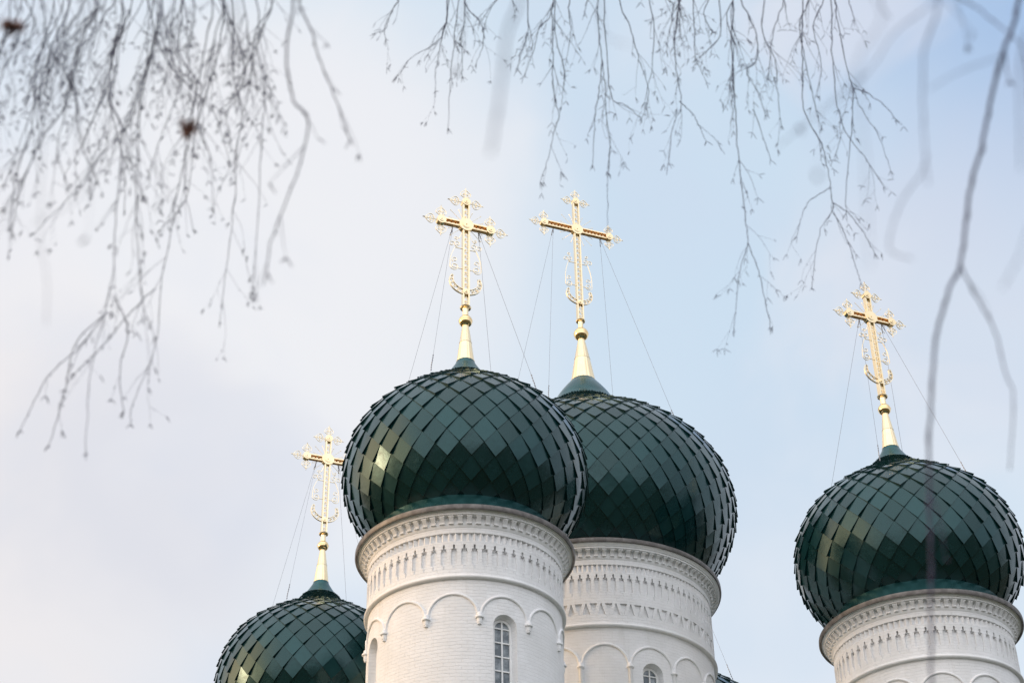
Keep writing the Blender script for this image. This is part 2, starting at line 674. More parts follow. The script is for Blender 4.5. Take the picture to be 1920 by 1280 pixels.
def make_window(parent, ang, Rr, hw, zbot, zarch, row):
    """white frame with two columns of panes, in local coordinates facing +X then turned to ang"""
    Mx = Matrix.Rotation(ang, 4, 'Z')
    fb = MB()
    x = Rr

    def arch(h, zc, zb_, n=20):
        return [(h, zb_)] + [(h * math.cos(PI * i / n), zc + h * math.sin(PI * i / n)) for i in range(n + 1)] + [(-h, zb_)]
    o, i_ = arch(hw, zarch, zbot), arch(hw - .055, zarch, zbot)
    vs, fs = [], []
    for (a, b), (c_, d) in zip(o, i_):
        vs += [Mx @ Vector((x, a, b)), Mx @ Vector((x, c_, d)), Mx @ Vector((x - .06, a, b)), Mx @ Vector((x - .06, c_, d))]
    for q in range(len(o) - 1):
        a, b = q * 4, q * 4 + 4
        fs += [(a, b, b + 1, a + 1), (a + 1, b + 1, b + 3, a + 3), (a, a + 2, b + 2, b)]
    fb.add(vs, fs, False)
    fb.box((x - .03, 0, (zbot + zarch + hw - .03) / 2), (.05, .035, zarch + hw - .03 - zbot), Mx)
    z = zarch + .02
    zs = []
    while z > zbot:
        hh = hw - .05
        fb.box((x - .032, 0, z), (.045, 2 * hh, .03), Mx)
        zs.append(z)
        z -= row
    fr = fb.build('window', M_frame, parent)
    g = MB()
    for s in (-1, 1):
        prev_top = None
        edges = [zbot] + zs[::-1]
        for a, b in zip(edges, edges[1:]):
            q = [(s * .017, a), (s * (hw - .05), a), (s * (hw - .05), b), (s * .017, b)]
            g.add([Mx @ Vector((x - .035 - rnd.uniform(0, .006), yy, zz)) for yy, zz in q], [(0, 1, 2, 3)], False)
        t = [(s * .017, zs[0])]
        for k in range(9):
            th = (PI / 2) * k / 8
            t.append((s * max((hw - .05) * math.cos(th), .017), zarch + (hw - .05) * math.sin(th)))
        g.add([Mx @ Vector((x - .036, yy, zz)) for yy, zz in t], [tuple(range(len(t)))], False)
    g.build('window_pane', M_glass, fr)
    # inner lattice behind the glass is read as pale bars on it
    return fr


def spiral(cx, cz, r0, r1, a0, a1, n=18, y=0.0):
    return [Vector((cx + (r0 + (r1 - r0) * i / n) * math.cos(a0 + (a1 - a0) * i / n), y,
                    cz + (r0 + (r1 - r0) * i / n) * math.sin(a0 + (a1 - a0) * i / n))) for i in range(n + 1)]


YN = (0, 1, 0)


def finial_mesh(Ln=.40):
    """openwork spade along +Z from the origin"""
    mb = MB()
    h = Ln
    wd = Ln * .34
    for s in (-1, 1):
        pts = []
        for i in range(17):
            t = i / 16
            # spade outline: curl at the shoulder, belly, then ogee to the tip
            zz = h * (.20 + .80 * t)
            xx = s * wd * (math.sin(PI * min(1, t * 1.12 + .08)) ** .75) * (1 - .72 * t) * 1.45
            pts.append(Vector((xx if i < 16 else 0, 0, zz)))
        mb.tube(pts, .0075, flat=(YN, .012))
        mb.tube(spiral(s * wd * .42, h * .44, .10 * h, .025 * h, R(200) if s > 0 else R(-20), (R(200) - s * R(500)) if s > 0 else R(-20) + R(500), 16), .0065, flat=(YN, .010))
        mb.tube(spiral(s * wd * .36, h * .22, .085 * h, .02 * h, PI / 2, PI / 2 - s * R(430), 14), .0065, flat=(YN, .010))
        mb.tube([Vector((0, 0, h * .55)), Vector((s * wd * .22, 0, h * .68)), Vector((0, 0, h * .84))], .006, flat=(YN, .010))
    mb.tube([(0, 0, -.05), (0, 0, h * .98)], .009, flat=(YN, .012))
    return mb


FIN = None


def make_cross(parent, zc, zcres, zdisc, ztop, arm, wy, up_z, lo_z, up_x, lo_x, cz_scale=1.0, post=.19):
    """cross in the XZ plane; z local"""
    mb = MB()
    D = .13                              # depth of the openwork box
    rw = .040
    z0 = zc + .02
    for s in (-1, 1):
        mb.box((s * (post / 2 - rw / 2), 0, (z0 + ztop) / 2), (rw, D, ztop - z0))
        mb.box((0, 0, zdisc + s * (post / 2 - rw / 2)), (2 * arm, D - .006, rw))
    # small solid webs that show between scrolls
    z = z0 + .1
    while z < ztop - .1:
        if abs(z - zdisc) > .22:
            mb.box((0, 0, z), (post - 2 * rw + .004, .016, .014))
            s = 1 if int(z * 10) % 2 else -1
            mb.tube(spiral(s * .012, z + .07, .035, .012, PI / 2, PI / 2 + s * R(420), 12), .007, flat=(YN, .012))
        z += .19
    for s in (-1, 1):
        x = .24
        while x < arm - .14:
            mb.tube(spiral(s * x, zdisc, .034, .012, 0, R(420), 12), .007, flat=(YN, .012))
            x += .12
    cr = mb.build('cross', M_gold, parent)
    # thin sheets between and under the rails, orange inner reflections put into their colour
    lb = MB()
    for s in (-1, 1):
        lb.box((s * (arm * .5 + .06), .02, zdisc + post / 2 - rw - .004), (arm - .30, D - .05, .006))
        lb.box((s * (arm * .5 + .06), .045, zdisc), (arm - .30, .01, post - 2 * rw - .012))
        lb.box((s * (arm * .5 + .02), 0, zdisc - post / 2 - .004), (arm - .06, D - .02, .006))
    lb.build('reflection_sheet', M_goldrefl, cr)
    for (x, z, r_) in ((0, zdisc, .205), (-arm, zdisc, .13), (arm, zdisc, .13), (0, ztop, .125), (0, zcres, .085)):
        d = MB()
        d.disc(x, z, r_, -D / 2 - .015, D / 2 + .015)
        d.disc(x, z, r_ * .62, -D / 2 - .024, -D / 2 - .01)
        d.disc(x, z, r_ * .52, -D / 2 - .030, -D / 2 - .02)
        d.disc(x, z, .018, -D / 2 - .05, -D / 2 - .02, 10)
        d.build('medallion', M_gold, cr)
    # finials
    global FIN
    if FIN is None:
        f0 = finial_mesh().build('finial', M_filigree, cr)
        FIN = f0.data
        first = True
        f0_ = f0
    else:
        f0_ = None
    spots = []
    e = .12
    for (cx, cz, dirs) in ((-arm, zdisc, (90, 180, 0)), (arm, zdisc, (-90, 180, 0)), (0, ztop, (0, 90, -90))):
        for d_ in dirs:
            spots.append((cx, cz, d_))
    for i, (cx, cz, d_) in enumerate(spots):
        a = R(d_)
        # angle d_: 0 = up, 90 = left (-x), -90 = right, 180 = down
        dx, dz = -math.sin(a), math.cos(a)
        if i == 0 and f0_ is not None:
            o = f0_
        else:
            o = bpy.data.objects.new('finial', FIN)
            col.objects.link(o)
            o.parent = cr
        o.location = (cx + dx * e, 0, cz + dz * e)
        o.rotation_euler = (0, -a, 0)
    # rays
    for k in range(12):
        a = R((22, 45, 68)[k % 3] + 90 * (k // 3))
        ln = (.52, .60, .50)[k % 3] * (arm / .71) ** .35
        rb = MB()
        p0 = Vector((math.cos(a) * .18, 0, zdisc + math.sin(a) * .18))
        p1 = Vector((math.cos(a) * ln, 0, zdisc + math.sin(a) * ln))
        rb.tube([p0, p1], .007, 5)
        rb.tube([p1, p1 + (p1 - p0).normalized() * .025], .014, 6)
        rb.build('ray', M_filigree, cr)
    # side scrolls
    for s in (-1, 1):
        sb = MB()
        fl = (YN, .012)
        A = Vector((s * post / 2, 0, up_z))
        B = Vector((s * lo_x, 0, lo_z))
        sb.tube([A, Vector((s * up_x, 0, up_z))], .009, flat=fl)
        sb.tube([Vector((s * post / 2, 0, lo_z - .02)), Vector((s * lo_x * .72, 0, lo_z - .02))], .009, flat=fl)
        mid = [Vector((s * up_x, 0, up_z)).lerp(B, t / 8) + Vector((s * .05 * math.sin(PI * t / 8), 0, 0)) for t in range(9)]
        sb.tube(mid, .009, flat=fl)
        sb.tube(spiral(s * (lo_x - .12), lo_z + .02, .13, .03, R(0) if s > 0 else PI, (R(0) if s > 0 else PI) - s * R(520), 24), .009, flat=fl)
        sb.tube(spiral(s * (lo_x - .13), lo_z + .24, .09, .02, R(-60) if s > 0 else R(240), (R(-60) if s > 0 else R(240)) + s * R(420), 20), .008, flat=fl)
        sb.tube(spiral(s * (up_x - .07), up_z + .13, .10, .02, R(-90), R(-90) + s * R(460), 22), .009, flat=fl)
        sb.tube(spiral(s * (up_x + .09), up_z + .10, .09, .025, R(200) if s > 0 else R(-20), (R(200) if s > 0 else R(-20)) - s * R(430), 20), .008, flat=fl)
        sb.tube(spiral(s * (up_x - .02), up_z + .32, .06, .02, R(-90), R(-90) - s * R(400), 16), .008, flat=fl)
        sb.build('scroll', M_filigree, cr)
    # crescent
    cb = MB()
    Ro, Ri = .455, .36
    oc = (0, zcres + .33)
    ic = (0, zcres + .405)
    outp = [Vector((oc[0] + Ro * math.cos(a), 0, oc[1] + Ro * .84 * math.sin(a))) for a in [R(-90 + x) for x in range(-120, 121, 8)]]
    inp = [Vector((ic[0] + Ri * math.cos(a), 0, ic[1] + Ri * .86 * math.sin(a))) for a in [R(-90 + x) for x in range(-112, 113, 8)]]
    inp[0], inp[-1] = outp[0].copy(), outp[-1].copy()
    cb.tube(outp, .010, flat=(YN, .03))
    cb.tube(inp, .008, flat=(YN, .03))
    for k in range(12):
        a = R(-90 + (-110 + 20 * k))
        q0 = Vector((oc[0] + Ro * math.cos(a), 0, oc[1] + Ro * .84 * math.sin(a)))
        q1 = Vector((ic[0] + Ri * math.cos(a), 0, ic[1] + Ri * .86 * math.sin(a)))
        m_ = (q0 + q1) / 2
        hw_ = (q0 - q1).length * .36
        cb.tube(spiral(m_.x, m_.z, max(hw_, .012), .008, 0, R(400), 10), .006, flat=(YN, .02))
        cb.tube([q0, q1], .005, flat=(YN, .02))
    cb.build('crescent', M_filigree, cr)
    return cr


def bracket_mesh(R0_, z0, z1, out, wd):
    """scroll bracket under the soffit, facing +X, built at the wall radius"""
    h = z1 - z0
    pr = [(0, 0), (.035, 0), (.040, .10), (.030, .14), (.045, .30), (.075, .52), (out * .97, .74), (out, .86), (out, 1.0), (0, 1.0)]
    pts = [(R0_ + a, z0 + b * h) for a, b in pr]
    vs = [Vector((x, s * wd / 2, z)) for s in (-1, 1) for x, z in pts]
    n = len(pts)
    fs = [tuple(range(n))[::-1] if False else tuple(range(n)), tuple(range(2 * n - 1, n - 1, -1))]
    for i in range(n):
        j = (i + 1) % n
        fs.append((i, n + i, n + j, j))
    mb = MB()
    mb.add(vs, fs, False)
    mb.box((R0_ + out * .5 + .006, 0, z1 - .018), (out + .012, wd + .018, .030))
    mb.box((R0_ + .028, 0, z0 + .012), (.056, wd + .014, .022))
    return mb


def tower(name, label, loc, P, theta):
    t = thing(name, label, 'church tower', (loc[0], loc[1], CAMZ + ZB), theta)
    z = lambda v: v - ZB
    Rw, Rf = P['Rw'], P['Rf']
    # ---- drum wall with window openings
    d = MB()
    window_wall(d, Rw, P['nwin'], P['whw'], z(P['wbot']), z(P['warch']), 0.0, z(P['ring'] + .02), P['wdepth'], PH=P['ph'])
    d.build('drum', P['wall'], t, 50)
    for k in range(P['nwin']):
        make_window(t, -PI / 2 + P['ph'] + k * 2 * PI / P['nwin'], Rw - P['wdepth'] + .055, P['whw'] * .8 + .006, z(P['wbot']) + .03, z(P['warch']), P['wrow'])
    # ---- ring moulding
    rg = MB()
    q = P['ringr']
    rg.lathe([(Rw - .02, z(P['ring'] - q))] + [(Rf + .01 + q * math.cos(a), z(P['ring']) + q * math.sin(a)) for a in [R(x) for x in range(-80, 81, 16)]] + [(Rf, z(P['ring']) + q * 1.02)], 144)
    rg.build('ring_moulding', M_plaster, t, 60)
    # ---- friezes
    nb = MB()
    frieze_niches(nb, Rf, P['Nn'], z(P['n0']), z(P['n1']), [(z(a), z(b), hw, dp) for a, b, hw, dp in P['nrows']], P.get('nph', 0))
    nb.build('niche_frieze', P['wall'], t, 20)
    if 'tri' in P:
        tb = MB()
        a, b, c_, dd = P['tri']
        frieze_tri(tb, Rf, P['Ntri'], z(b), z(c_), z(a), z(dd), .06)
        tb.build('triangle_frieze', P['wall'], t, 20)
    sb = MB()
    frieze_saw(sb, Rf, P['Ns'], z(P['s0']), z(P['s1']), z(P['n1']), z(P['c0']), .085)
    sb.build('sawtooth_frieze', P['wall'], t, 20)
    # ---- cornice
    cb = MB()
    Rr = P['Rrim']
    b0, b1 = z(P['b0']), z(P['b1'])
    cb.lathe([(Rf, z(P['c0'])), (Rf + .012, z(P['c0']) + .01), (Rf + .03, b0 - .01), (Rf + .035, b1),
              (Rr - .10, b1 + .002), (Rr - .10, b1 + .045), (Rr - .075, b1 + .05), (Rr - .055, b1 + .085), (Rr - .02, b1 + .11), (Rr - .02, b1 + .15)], 144)
    co = cb.build('cornice', M_plaster, t, 40)
    bm_ = bracket_mesh(Rf + .03, b0, b1 + .001, Rr - .14 - Rf - .03, P['bw'])
    b_ = bm_.build('bracket', M_plaster, co, 20)
    for k in range(P['Nb']):
        o = b_ if k == 0 else b_.copy()
        if k:
            col.objects.link(o)
            o.parent = co
        o.rotation_euler = (0, 0, 2 * PI * (k + .5) / P['Nb'])
    # ---- metal rim and green skirt
    rb = MB()
    zr = z(P['rim'])
    rb.lathe([(Rr - .03, zr - .12), (Rr + .015, zr - .135), (Rr + .034, zr - .10), (Rr + .030, zr - .015), (Rr - .01, zr + .004), (P['skr'], zr + P['skz0'])], 160)
    rb.build('metal_rim', M_rim, t, 40)
    kb = MB()
    kb.lathe([(P['skr'] + .05, zr + P['skz0'] - .02), (P['skr'] + .01, zr + P['skz0'] + .05), (P['skt'], z(P['sktz'])), (P['skt'] - .25, z(P['sktz']) + .02)], 160)
    kb.build('skirt', M_green if P.get('green_skirt', True) else M_rim, t, 40)
    # ---- dome
    pr = smooth_profile([(a, z(b)) for a, b in P['dome']])
    sh = MB()
    sh.lathe([(max(p.x - .03, .02), p.y) for p in pr], 96)
    dome = sh.build('dome', M_shell, t, 60)
    cut = P['fine_r']
    # split profile where the fine scales start (above the shoulder)
    imax = max(range(len(pr)), key=lambda i: pr[i].x)
    ic = next(i for i in range(imax, len(pr)) if pr[i].x < cut)
    tb = MB()
    tiles(tb, pr[:ic + 1], P['Nt'], 1.12, P['lift'], 11)
    tb.build('tiles', M_tile, dome, 0)
    fb = MB()
    tiles(fb, pr[ic - 2:], P['Nf'], 1.0, P['lift'] * .6, 12, 1.2)
    fb.build('fine_scales', M_tile, dome, 0)
    # ---- green flared collar, gilded cone, ball
    gb_ = MB()
    gp = smooth_profile([(a, z(b)) for a, b in P['flare']])
    gb_.lathe([(p.x, p.y) for p in gp], 64)
    gb_.build('dome_collar', M_green, t, 60)
    gc = MB()
    (r0, za), (r1, zb_) = P['cone']
    mid = (r0 + r1) / 2 * 1.0
    gc.lathe([(r0 + .012, z(za) - .012), (r0 + .012, z(za) + .01), (r0, z(za) + .012), (mid + (r0 - r1) * .03, z((za + zb_) / 2)), (mid + (r0 - r1) * .03 + .006, z((za + zb_) / 2) + .004),
              (mid + (r0 - r1) * .03 - .002, z((za + zb_) / 2) + .02), (r1, z(zb_))], 96, flute=.035, nf=16)
    gc.build('spire_cone', M_goldcone, t, 60)
    bb = MB()
    rb_, zb2 = P['ball']
    bb.lathe([(max(.001, rb_ * math.cos(a)), z(zb2) + rb_ * math.sin(a)) for a in [R(-90 + 6 * i) for i in range(31)]], 48)
    bb.lathe([(rb_ + .004, z(zb2) - .008), (rb_ + .008, z(zb2)), (rb_ + .004, z(zb2) + .008)], 48)
    bb.build('ball', M_ball, t, 60)
    nk = MB()
    zc = z(P['collar'])
    nk.lathe([(r1 * .8, z(zb_) - .02), (.085, z(zb2) + rb_ * .9), (.075, zc - .10), (.085, zc - .07), (.14, zc - .05), (.155, zc - .02), (.14, zc + .01), (.11, zc + .03), (.001, zc + .04)], 32)
    nk.build('spire_neck', M_gold, t, 40)
    # ---- cross
    make_cross(t, zc, z(P['cres']), z(P['cdisc']), z(P['ctop']), P['arm'], 0, z(P['sup']), z(P['slo']), P['sux'], P['slx'], post=P['post'])
    # ---- guy wires
    for sx in (-1, 1):
        for sy in (-1, 1):
            wb = MB()
            a_ = Vector((sx * P['gx'], 0, z(P['cdisc']) - P['post'] / 2 - .02))
            an = Vector((sx * P['gr'] * .72, sy * P['gr'] * .72, z(P['gz'])))
            dn = (an - a_)
            Ln = dn.length
            dn.normalize()
            wb.tube([a_, a_ + dn * Ln], .0042, 4)
            w_ = wb.build('guy_wire', M_wire, t)
            for f0, f1, nn in ((.03, .30, 5), (Ln - .62, Ln + .02, 7)):
                sh_ = MB()
                pts, rr_ = [], []
                for i in range(nn * 2 + 1):
                    p = a_ + dn * (f0 + (f1 - f0) * i / (nn * 2))
                    pts.append(p + Vector((rnd.uniform(-.008, .008), rnd.uniform(-.008, .008), 0)) * (i % 2))
                    rr_.append(.018 if i % 2 else .006)
                sh_.tube(pts, rr_, 6)
                sh_.build('shackle', M_wire, w_)
            # ring bolt on the dome
    # ---- blind arcade
    n = P['narch']
    rr = P['archr']
    Rm = Rw + .005
    am, cm = [], []
    for k in range(n):
        ca = -PI / 2 + P['ph'] + 2 * PI * k / n
        half = PI / n * Rm - P.get('agap', .035)
        mb = MB()
        pts = []
        zs = z(P['spring'])
        hz = z(P['aapex']) - zs
        for i in range(33):
            a = PI * i / 32
            s_ = half * math.cos(a)
            pts.append(cyl(ca + s_ / Rm, Rm, zs + hz * math.sin(a)))
        mb.tube(pts, rr, 8)
        mb.build('arch_moulding', M_plaster, t, 60)
        # corbel between this arch and the next
        cc = ca + PI / n
        kb = MB()
        ctr = cyl(cc, Rm + .01, 0)

        def lat(pf, s=14):
            vs, fs = [], []
            for r_, zz in pf:
                for i in range(s):
                    a = 2 * PI * i / s
                    vs.append((ctr.x + r_ * math.cos(a), ctr.y + r_ * math.sin(a), zz))
            for j in range(len(pf) - 1):
                for i in range(s):
                    i2 = (i + 1) % s
                    fs.append((j * s + i, j * s + i2, (j + 1) * s + i2, (j + 1) * s + i))
            fs.append(tuple(range(s))[::-1])
            fs.append(tuple((len(pf) - 1) * s + i for i in range(s)))
            kb.add(vs, fs)
        if P.get('colonette'):
            lat([(.055, 0.0), (.055, zs - .10), (.06, zs - .09), (.095, zs - .075), (.105, zs - .05), (.095, zs - .025), (.07, zs - .01), (.065, zs + .05), (.03, zs + .09)])
            kb.build('colonette', M_plaster, t, 50)
        else:
            lat([(.025, zs - .235), (.045, zs - .225), (.045, zs - .19), (.055, zs - .185), (.06, zs - .09), (.095, zs - .075), (.10, zs - .05), (.09, zs - .03), (.065, zs - .015), (.06, zs + .04), (.03, zs + .07)])
            kb.build('corbel', M_plaster, t, 50)
    return t


CORNER = dict(
    ph=.055,
    Rw=2.275, Rf=2.315, wall=M_wall, nwin=4, whw=.285, wbot=14.6, warch=17.05, wdepth=.24, wrow=.335,
    ring=18.17, ringr=.045, Nn=62, n0=18.20, n1=19.045,
    nrows=[(18.375, 18.48, .10, .025), (18.48, 18.815, .30, .055), (18.815, 18.88, .26, .085), (18.88, 18.985, .105, .095)],
    Ns=100, s0=19.07, s1=19.275, c0=19.40, b0=19.475, b1=19.655, bw=.105, Nb=72, Rrim=2.60, rim=19.86,
    skr=2.26, skz0=.08, skt=2.17, sktz=20.36,
    dome=[(2.05, 20.30), (2.18, 20.38), (2.47, 20.63), (2.76, 21.02), (2.95, 21.5), (3.00, 22.0), (2.94, 22.55), (2.75, 23.05), (2.46, 23.50), (2.06, 23.86), (1.62, 24.17), (1.18, 24.38), (.92, 24.54), (.76, 24.70), (.65, 24.85), (.57, 24.98)],
    fine_r=.92, Nt=32, Nf=52, lift=.070,
    flare=[(.62, 24.92), (.51, 25.03), (.42, 25.16), (.345, 25.28), (.275, 25.40), (.228, 25.52)], cone=((.222, 25.51), (.082, 26.66)), ball=(.18, 26.80), collar=27.25,
    cres=27.725, cdisc=29.99, ctop=30.79, arm=.71, post=.19, sup=29.18, slo=28.52, sux=.30, slx=.44,
    gx=.37, gr=1.95, gz=24.05, narch=12, archr=.034, spring=17.25, aapex=17.76)
CENTRE = dict(
    ph=.045,
    Rw=3.30, Rf=3.345, wall=M_wall2, nwin=4, whw=.30, wbot=16.2, warch=19.20, wdepth=.26, wrow=.36,
    ring=20.48, ringr=.05, Nn=93, n0=21.30, n1=22.04,
    nrows=[(21.34, 21.46, .10, .025), (21.46, 21.81, .30, .055), (21.81, 21.875, .26, .085), (21.875, 21.985, .105, .095)],
    Ns=158, s0=22.065, s1=22.275, c0=22.42, b0=22.49, b1=22.67, bw=.105, Nb=98, Rrim=3.66, rim=22.93,
    tri=(20.52, 20.79, 21.12, 21.30), Ntri=52,
    skr=3.26, skz0=.07, skt=3.14, sktz=23.22, green_skirt=False,
    dome=[(2.95, 23.12), (3.12, 23.24), (3.50, 23.60), (3.95, 24.2), (4.24, 24.92), (4.33, 25.65), (4.20, 26.40), (3.86, 27.10), (3.35, 27.68), (2.76, 28.10), (2.18, 28.42), (1.62, 28.75), (1.36, 28.95), (1.20, 29.13), (1.09, 29.30), (1.02, 29.44)],
    fine_r=1.38, Nt=44, Nf=72, lift=.066,
    flare=[(1.07, 29.38), (.96, 29.55), (.83, 29.78), (.70, 29.98), (.57, 30.16), (.46, 30.30), (.378, 30.42)], cone=((.37, 30.41), (.095, 32.05)), ball=(.235, 32.22), collar=32.75,
    cres=33.45, cdisc=36.45, ctop=37.65, arm=1.17, post=.215, sup=35.06, slo=34.16, sux=.34, slx=.46,
    gx=.84, gr=2.9, gz=28.05, narch=16, archr=.038, spring=19.36, aapex=19.94, colonette=True)

TH = 0.3779
u = Vector((math.cos(TH), math.sin(TH)))
wv = Vector((-u.y, u.x))
T1 = Vector((-1.2086, 37.5926))
T3 = T1 + u * 12.6285
T4 = T1 + wv * 13.1104 + Vector((-.09, 0))
T5 = T3 + T4 - T1 + Vector((-.30, .75))
T2 = Vector((2.206, 46.0167))
t1 = tower('domed_tower', 'closest white round tower with green onion dome, a tall arched window below', T1, CORNER, TH)
for P_, lab in ((T3, 'white drum and green onion dome standing apart at the right edge behind blurred twigs'),
                (T4, 'lowest left green onion dome, its gold cross partly behind the closest dome'),
                (T5, 'green dome just peeping out low behind the right side of the largest white drum')):
    c_ = copy_tree(t1)
    c_.location = (P_.x, P_.y, CAMZ + ZB)
    c_['label'] = lab
t2 = tower('domed_tower', 'largest green onion dome in the middle, triangle frieze round its white drum', T2, CENTRE, TH)
for o in [o for o in col.objects if o.parent is None and o.get('category') == 'church tower']:
    o['group'] = 'onion domed towers of the church'

# ------------------------------------------------------------------ church body below the frame
C = (T1 + T5) / 2
body = thing('church_building', 'white church body with green sheet roof carrying the five domed towers, below the frame', 'church', (C.x, C.y, 0), TH)
hx, hy, hz = 10.2, 10.6, CAMZ + ZB - 1.2
wb = MB()
wb.box((0, 0, hz / 2), (2 * hx, 2 * hy, hz))
wl = wb.build('wall', M_plaster, body)
rb = MB()
e = .5
zr_ = CAMZ + ZB - .9
top = 6.5
v_ = [(-hx - e, -hy - e, hz + .003), (hx + e, -hy - e, hz + .003), (hx + e, hy + e, hz + .003), (-hx - e, hy + e, hz + .003),
      (-hx - e, -hy - e, hz + .25), (hx + e, -hy - e, hz + .25), (hx + e, hy + e, hz + .25), (-hx - e, hy + e, hz + .25), (-1, -1, hz + 2.4), (1, -1, hz + 2.4), (1, 1, hz + 2.4), (-1, 1, hz + 2.4)]
rb.add(v_, [(0, 3, 2, 1), (0, 1, 5, 4), (1, 2, 6, 5), (2, 3, 7, 6), (3, 0, 4, 7), (4, 5, 9, 8), (5, 6, 10, 9), (6, 7, 11, 10), (7, 4, 8, 11), (8, 9, 10, 11)], False)
rb.build('roof', M_roof, body)
for i in range(-2, 3):
    for s, yy in ((1, -hy - .03),):
        pm = MB()
        pm.box((i * 4.0, yy, hz / 2), (.5, .12, hz - .01))
        pm.build('pilaster', M_plaster, body)
        if i < 2:
            wm = MB()
            wm.box((i * 4.0 + 2.0, yy + .02, 6.0), (1.0, .10, 3.6))
            f_ = wm.build('window', M_frame, body)
            gm = MB()
            gm.box((i * 4.0 + 2.0, yy - .03, 6.0), (.8, .02, 3.4))
            gm.build('window_pane', M_glass, f_)

# ------------------------------------------------------------------ ground
g = MB()
Q = 1500
ng = 40
vs, fs = [], []
for j in range(ng + 1):
    for i in range(ng + 1):
        x = (i / ng * 2 - 1)
        y = (j / ng * 2 - 1)
        x, y = x * abs(x) * Q, y * abs(y) * Q
        vs.append((x, y, 0.0))
for j in range(ng):
    for i in range(ng):
        a = j * (ng + 1) + i
        fs.append((a, a + 1, a + ng + 2, a + ng + 1))
g.add(vs, fs)
go = g.build('ground', M_ground)
go['kind'] = 'structure'

# ------------------------------------------------------------------ birches: hanging twigs
rt = random.Random(21)


def crom(pts, n=6):
    P = [Vector(p) for p in pts]
    if len(P) < 3:
        return [P[0].lerp(P[-1], i / n) for i in range(n + 1)]
    P = [P[0] * 2 - P[1]] + P + [P[-1] * 2 - P[-2]]
    out = []
    for i in range(1, len(P) - 2):
        a, b, c_, d = P[i - 1], P[i], P[i + 1], P[i + 2]
        for k in range(n):
            t = k / n
            out.append(.5 * ((2 * b) + (c_ - a) * t + (2 * a - 5 * b + 4 * c_ - d) * t * t + (3 * b - a - 3 * c_ + d) * t ** 3))
    out.append(P[-2])
    return out


def catkins(mb, p, d, size, n=None):
    n = n or rt.choice((1, 2, 2, 3))
    for _ in range(n):
        dd = (d * .6 + Vector((rt.uniform(-1, 1), rt.uniform(-1, 1), rt.uniform(-.9, .35)))).normalized()
        ln = size * rt.uniform(.6, 1.15)
        q = p + dd * ln * .5 + Vector((0, 0, -ln * .08))
        e_ = p + dd * ln + Vector((0, 0, -ln * .25))
        mb.tube([p, p.lerp(q, .5), q, e_], [.0010, .0018, .0019, .0008], 5)


def wander(p, d, ln, r0, mb, size, droop=.5, buds=True, depth=0):
    n = max(4, int(ln / .035))
    pts = [p.copy()]
    d = d.normalized()
    st = ln / n
    for i in range(n):
        d = (d + Vector((rt.gauss(0, .09), rt.gauss(0, .09), -droop * st * 5 + rt.gauss(0, .05)))).normalized()
        pts.append(pts[-1] + d * st)
        if buds and rt.random() < .10:
            catkins(mb, pts[-1], d, size * .35, 1)
    mb.tube(pts, [r0 * (1 - .6 * i / n) for i in range(n + 1)], 5)
    catkins(mb, pts[-1], d, size)
    if depth < 1 and ln > .18:
        for k in range(rt.choice((1, 1, 2))):
            i = rt.randrange(n // 4, n)
            dd = (d + Vector((rt.uniform(-1, 1), rt.uniform(-.8, .8), rt.uniform(-.5, .5)))).normalized()
            wander(pts[i], dd, ln * rt.uniform(.3, .6), r0 * .65, mb, size, droop, buds, depth + 1)
    return pts


def strand(tree, pts, dist, r0=.004, r1=.0014, side=5, size=.04, slen=(.10, .30), jitd=.25, up=None, buds=True, only_below=-60):
    """one hanging branch traced through pixels of the photo, standing at its own distance; rises to its limb"""
    dd = dist + rt.uniform(-jitd, jitd)
    W = []
    slope = rt.uniform(-.05, .05)
    for i, (x, y) in enumerate(pts):
        W.append(at(x, y, dd + slope * i + rt.uniform(-.02, .02)))
    nb_ = len(W)
    if up is not None:
        W = [up] + W
    C_ = crom(W, 6)
    # slight irregular kinks at the nodes
    for i in range(1, len(C_) - 1):
        C_[i] = C_[i] + Vector((rt.gauss(0, 1), rt.gauss(0, 1), rt.gauss(0, 1))) * (.00022 * dist)
    n = len(C_)
    rad = [(r0 + (r1 - r0) * i / (n - 1)) * (1.0 if i % 5 else rt.uniform(1.1, 1.4)) for i in range(n)]
    mb = MB()
    mb.tube(C_, rad, 6)
    first = 6 if up is not None else 0
    for i in range(first, n, 2):
        if buds and rt.random() < .5:
            catkins(mb, C_[i], Vector((0, 0, -1)), size * .35, 1)
    for k in range(side):
        i = rt.randrange(first, max(first + 1, n - 2))
        t = (C_[min(i + 1, n - 1)] - C_[i]).normalized()
        o_ = RT * rt.uniform(-1, 1) + FW * rt.uniform(-.5, .5) + UP * rt.uniform(-.2, .2)
        dv = (t + o_ * .65).normalized()
        wander(C_[i], dv, rt.uniform(*slen), rad[i] * .6, mb, size, rt.uniform(.15, .6), buds)
    if buds:
        catkins(mb, C_[-1], (C_[-1] - C_[-2]).normalized(), size, 3)
    return mb.build('branch', M_bark_flare, tree, 0)


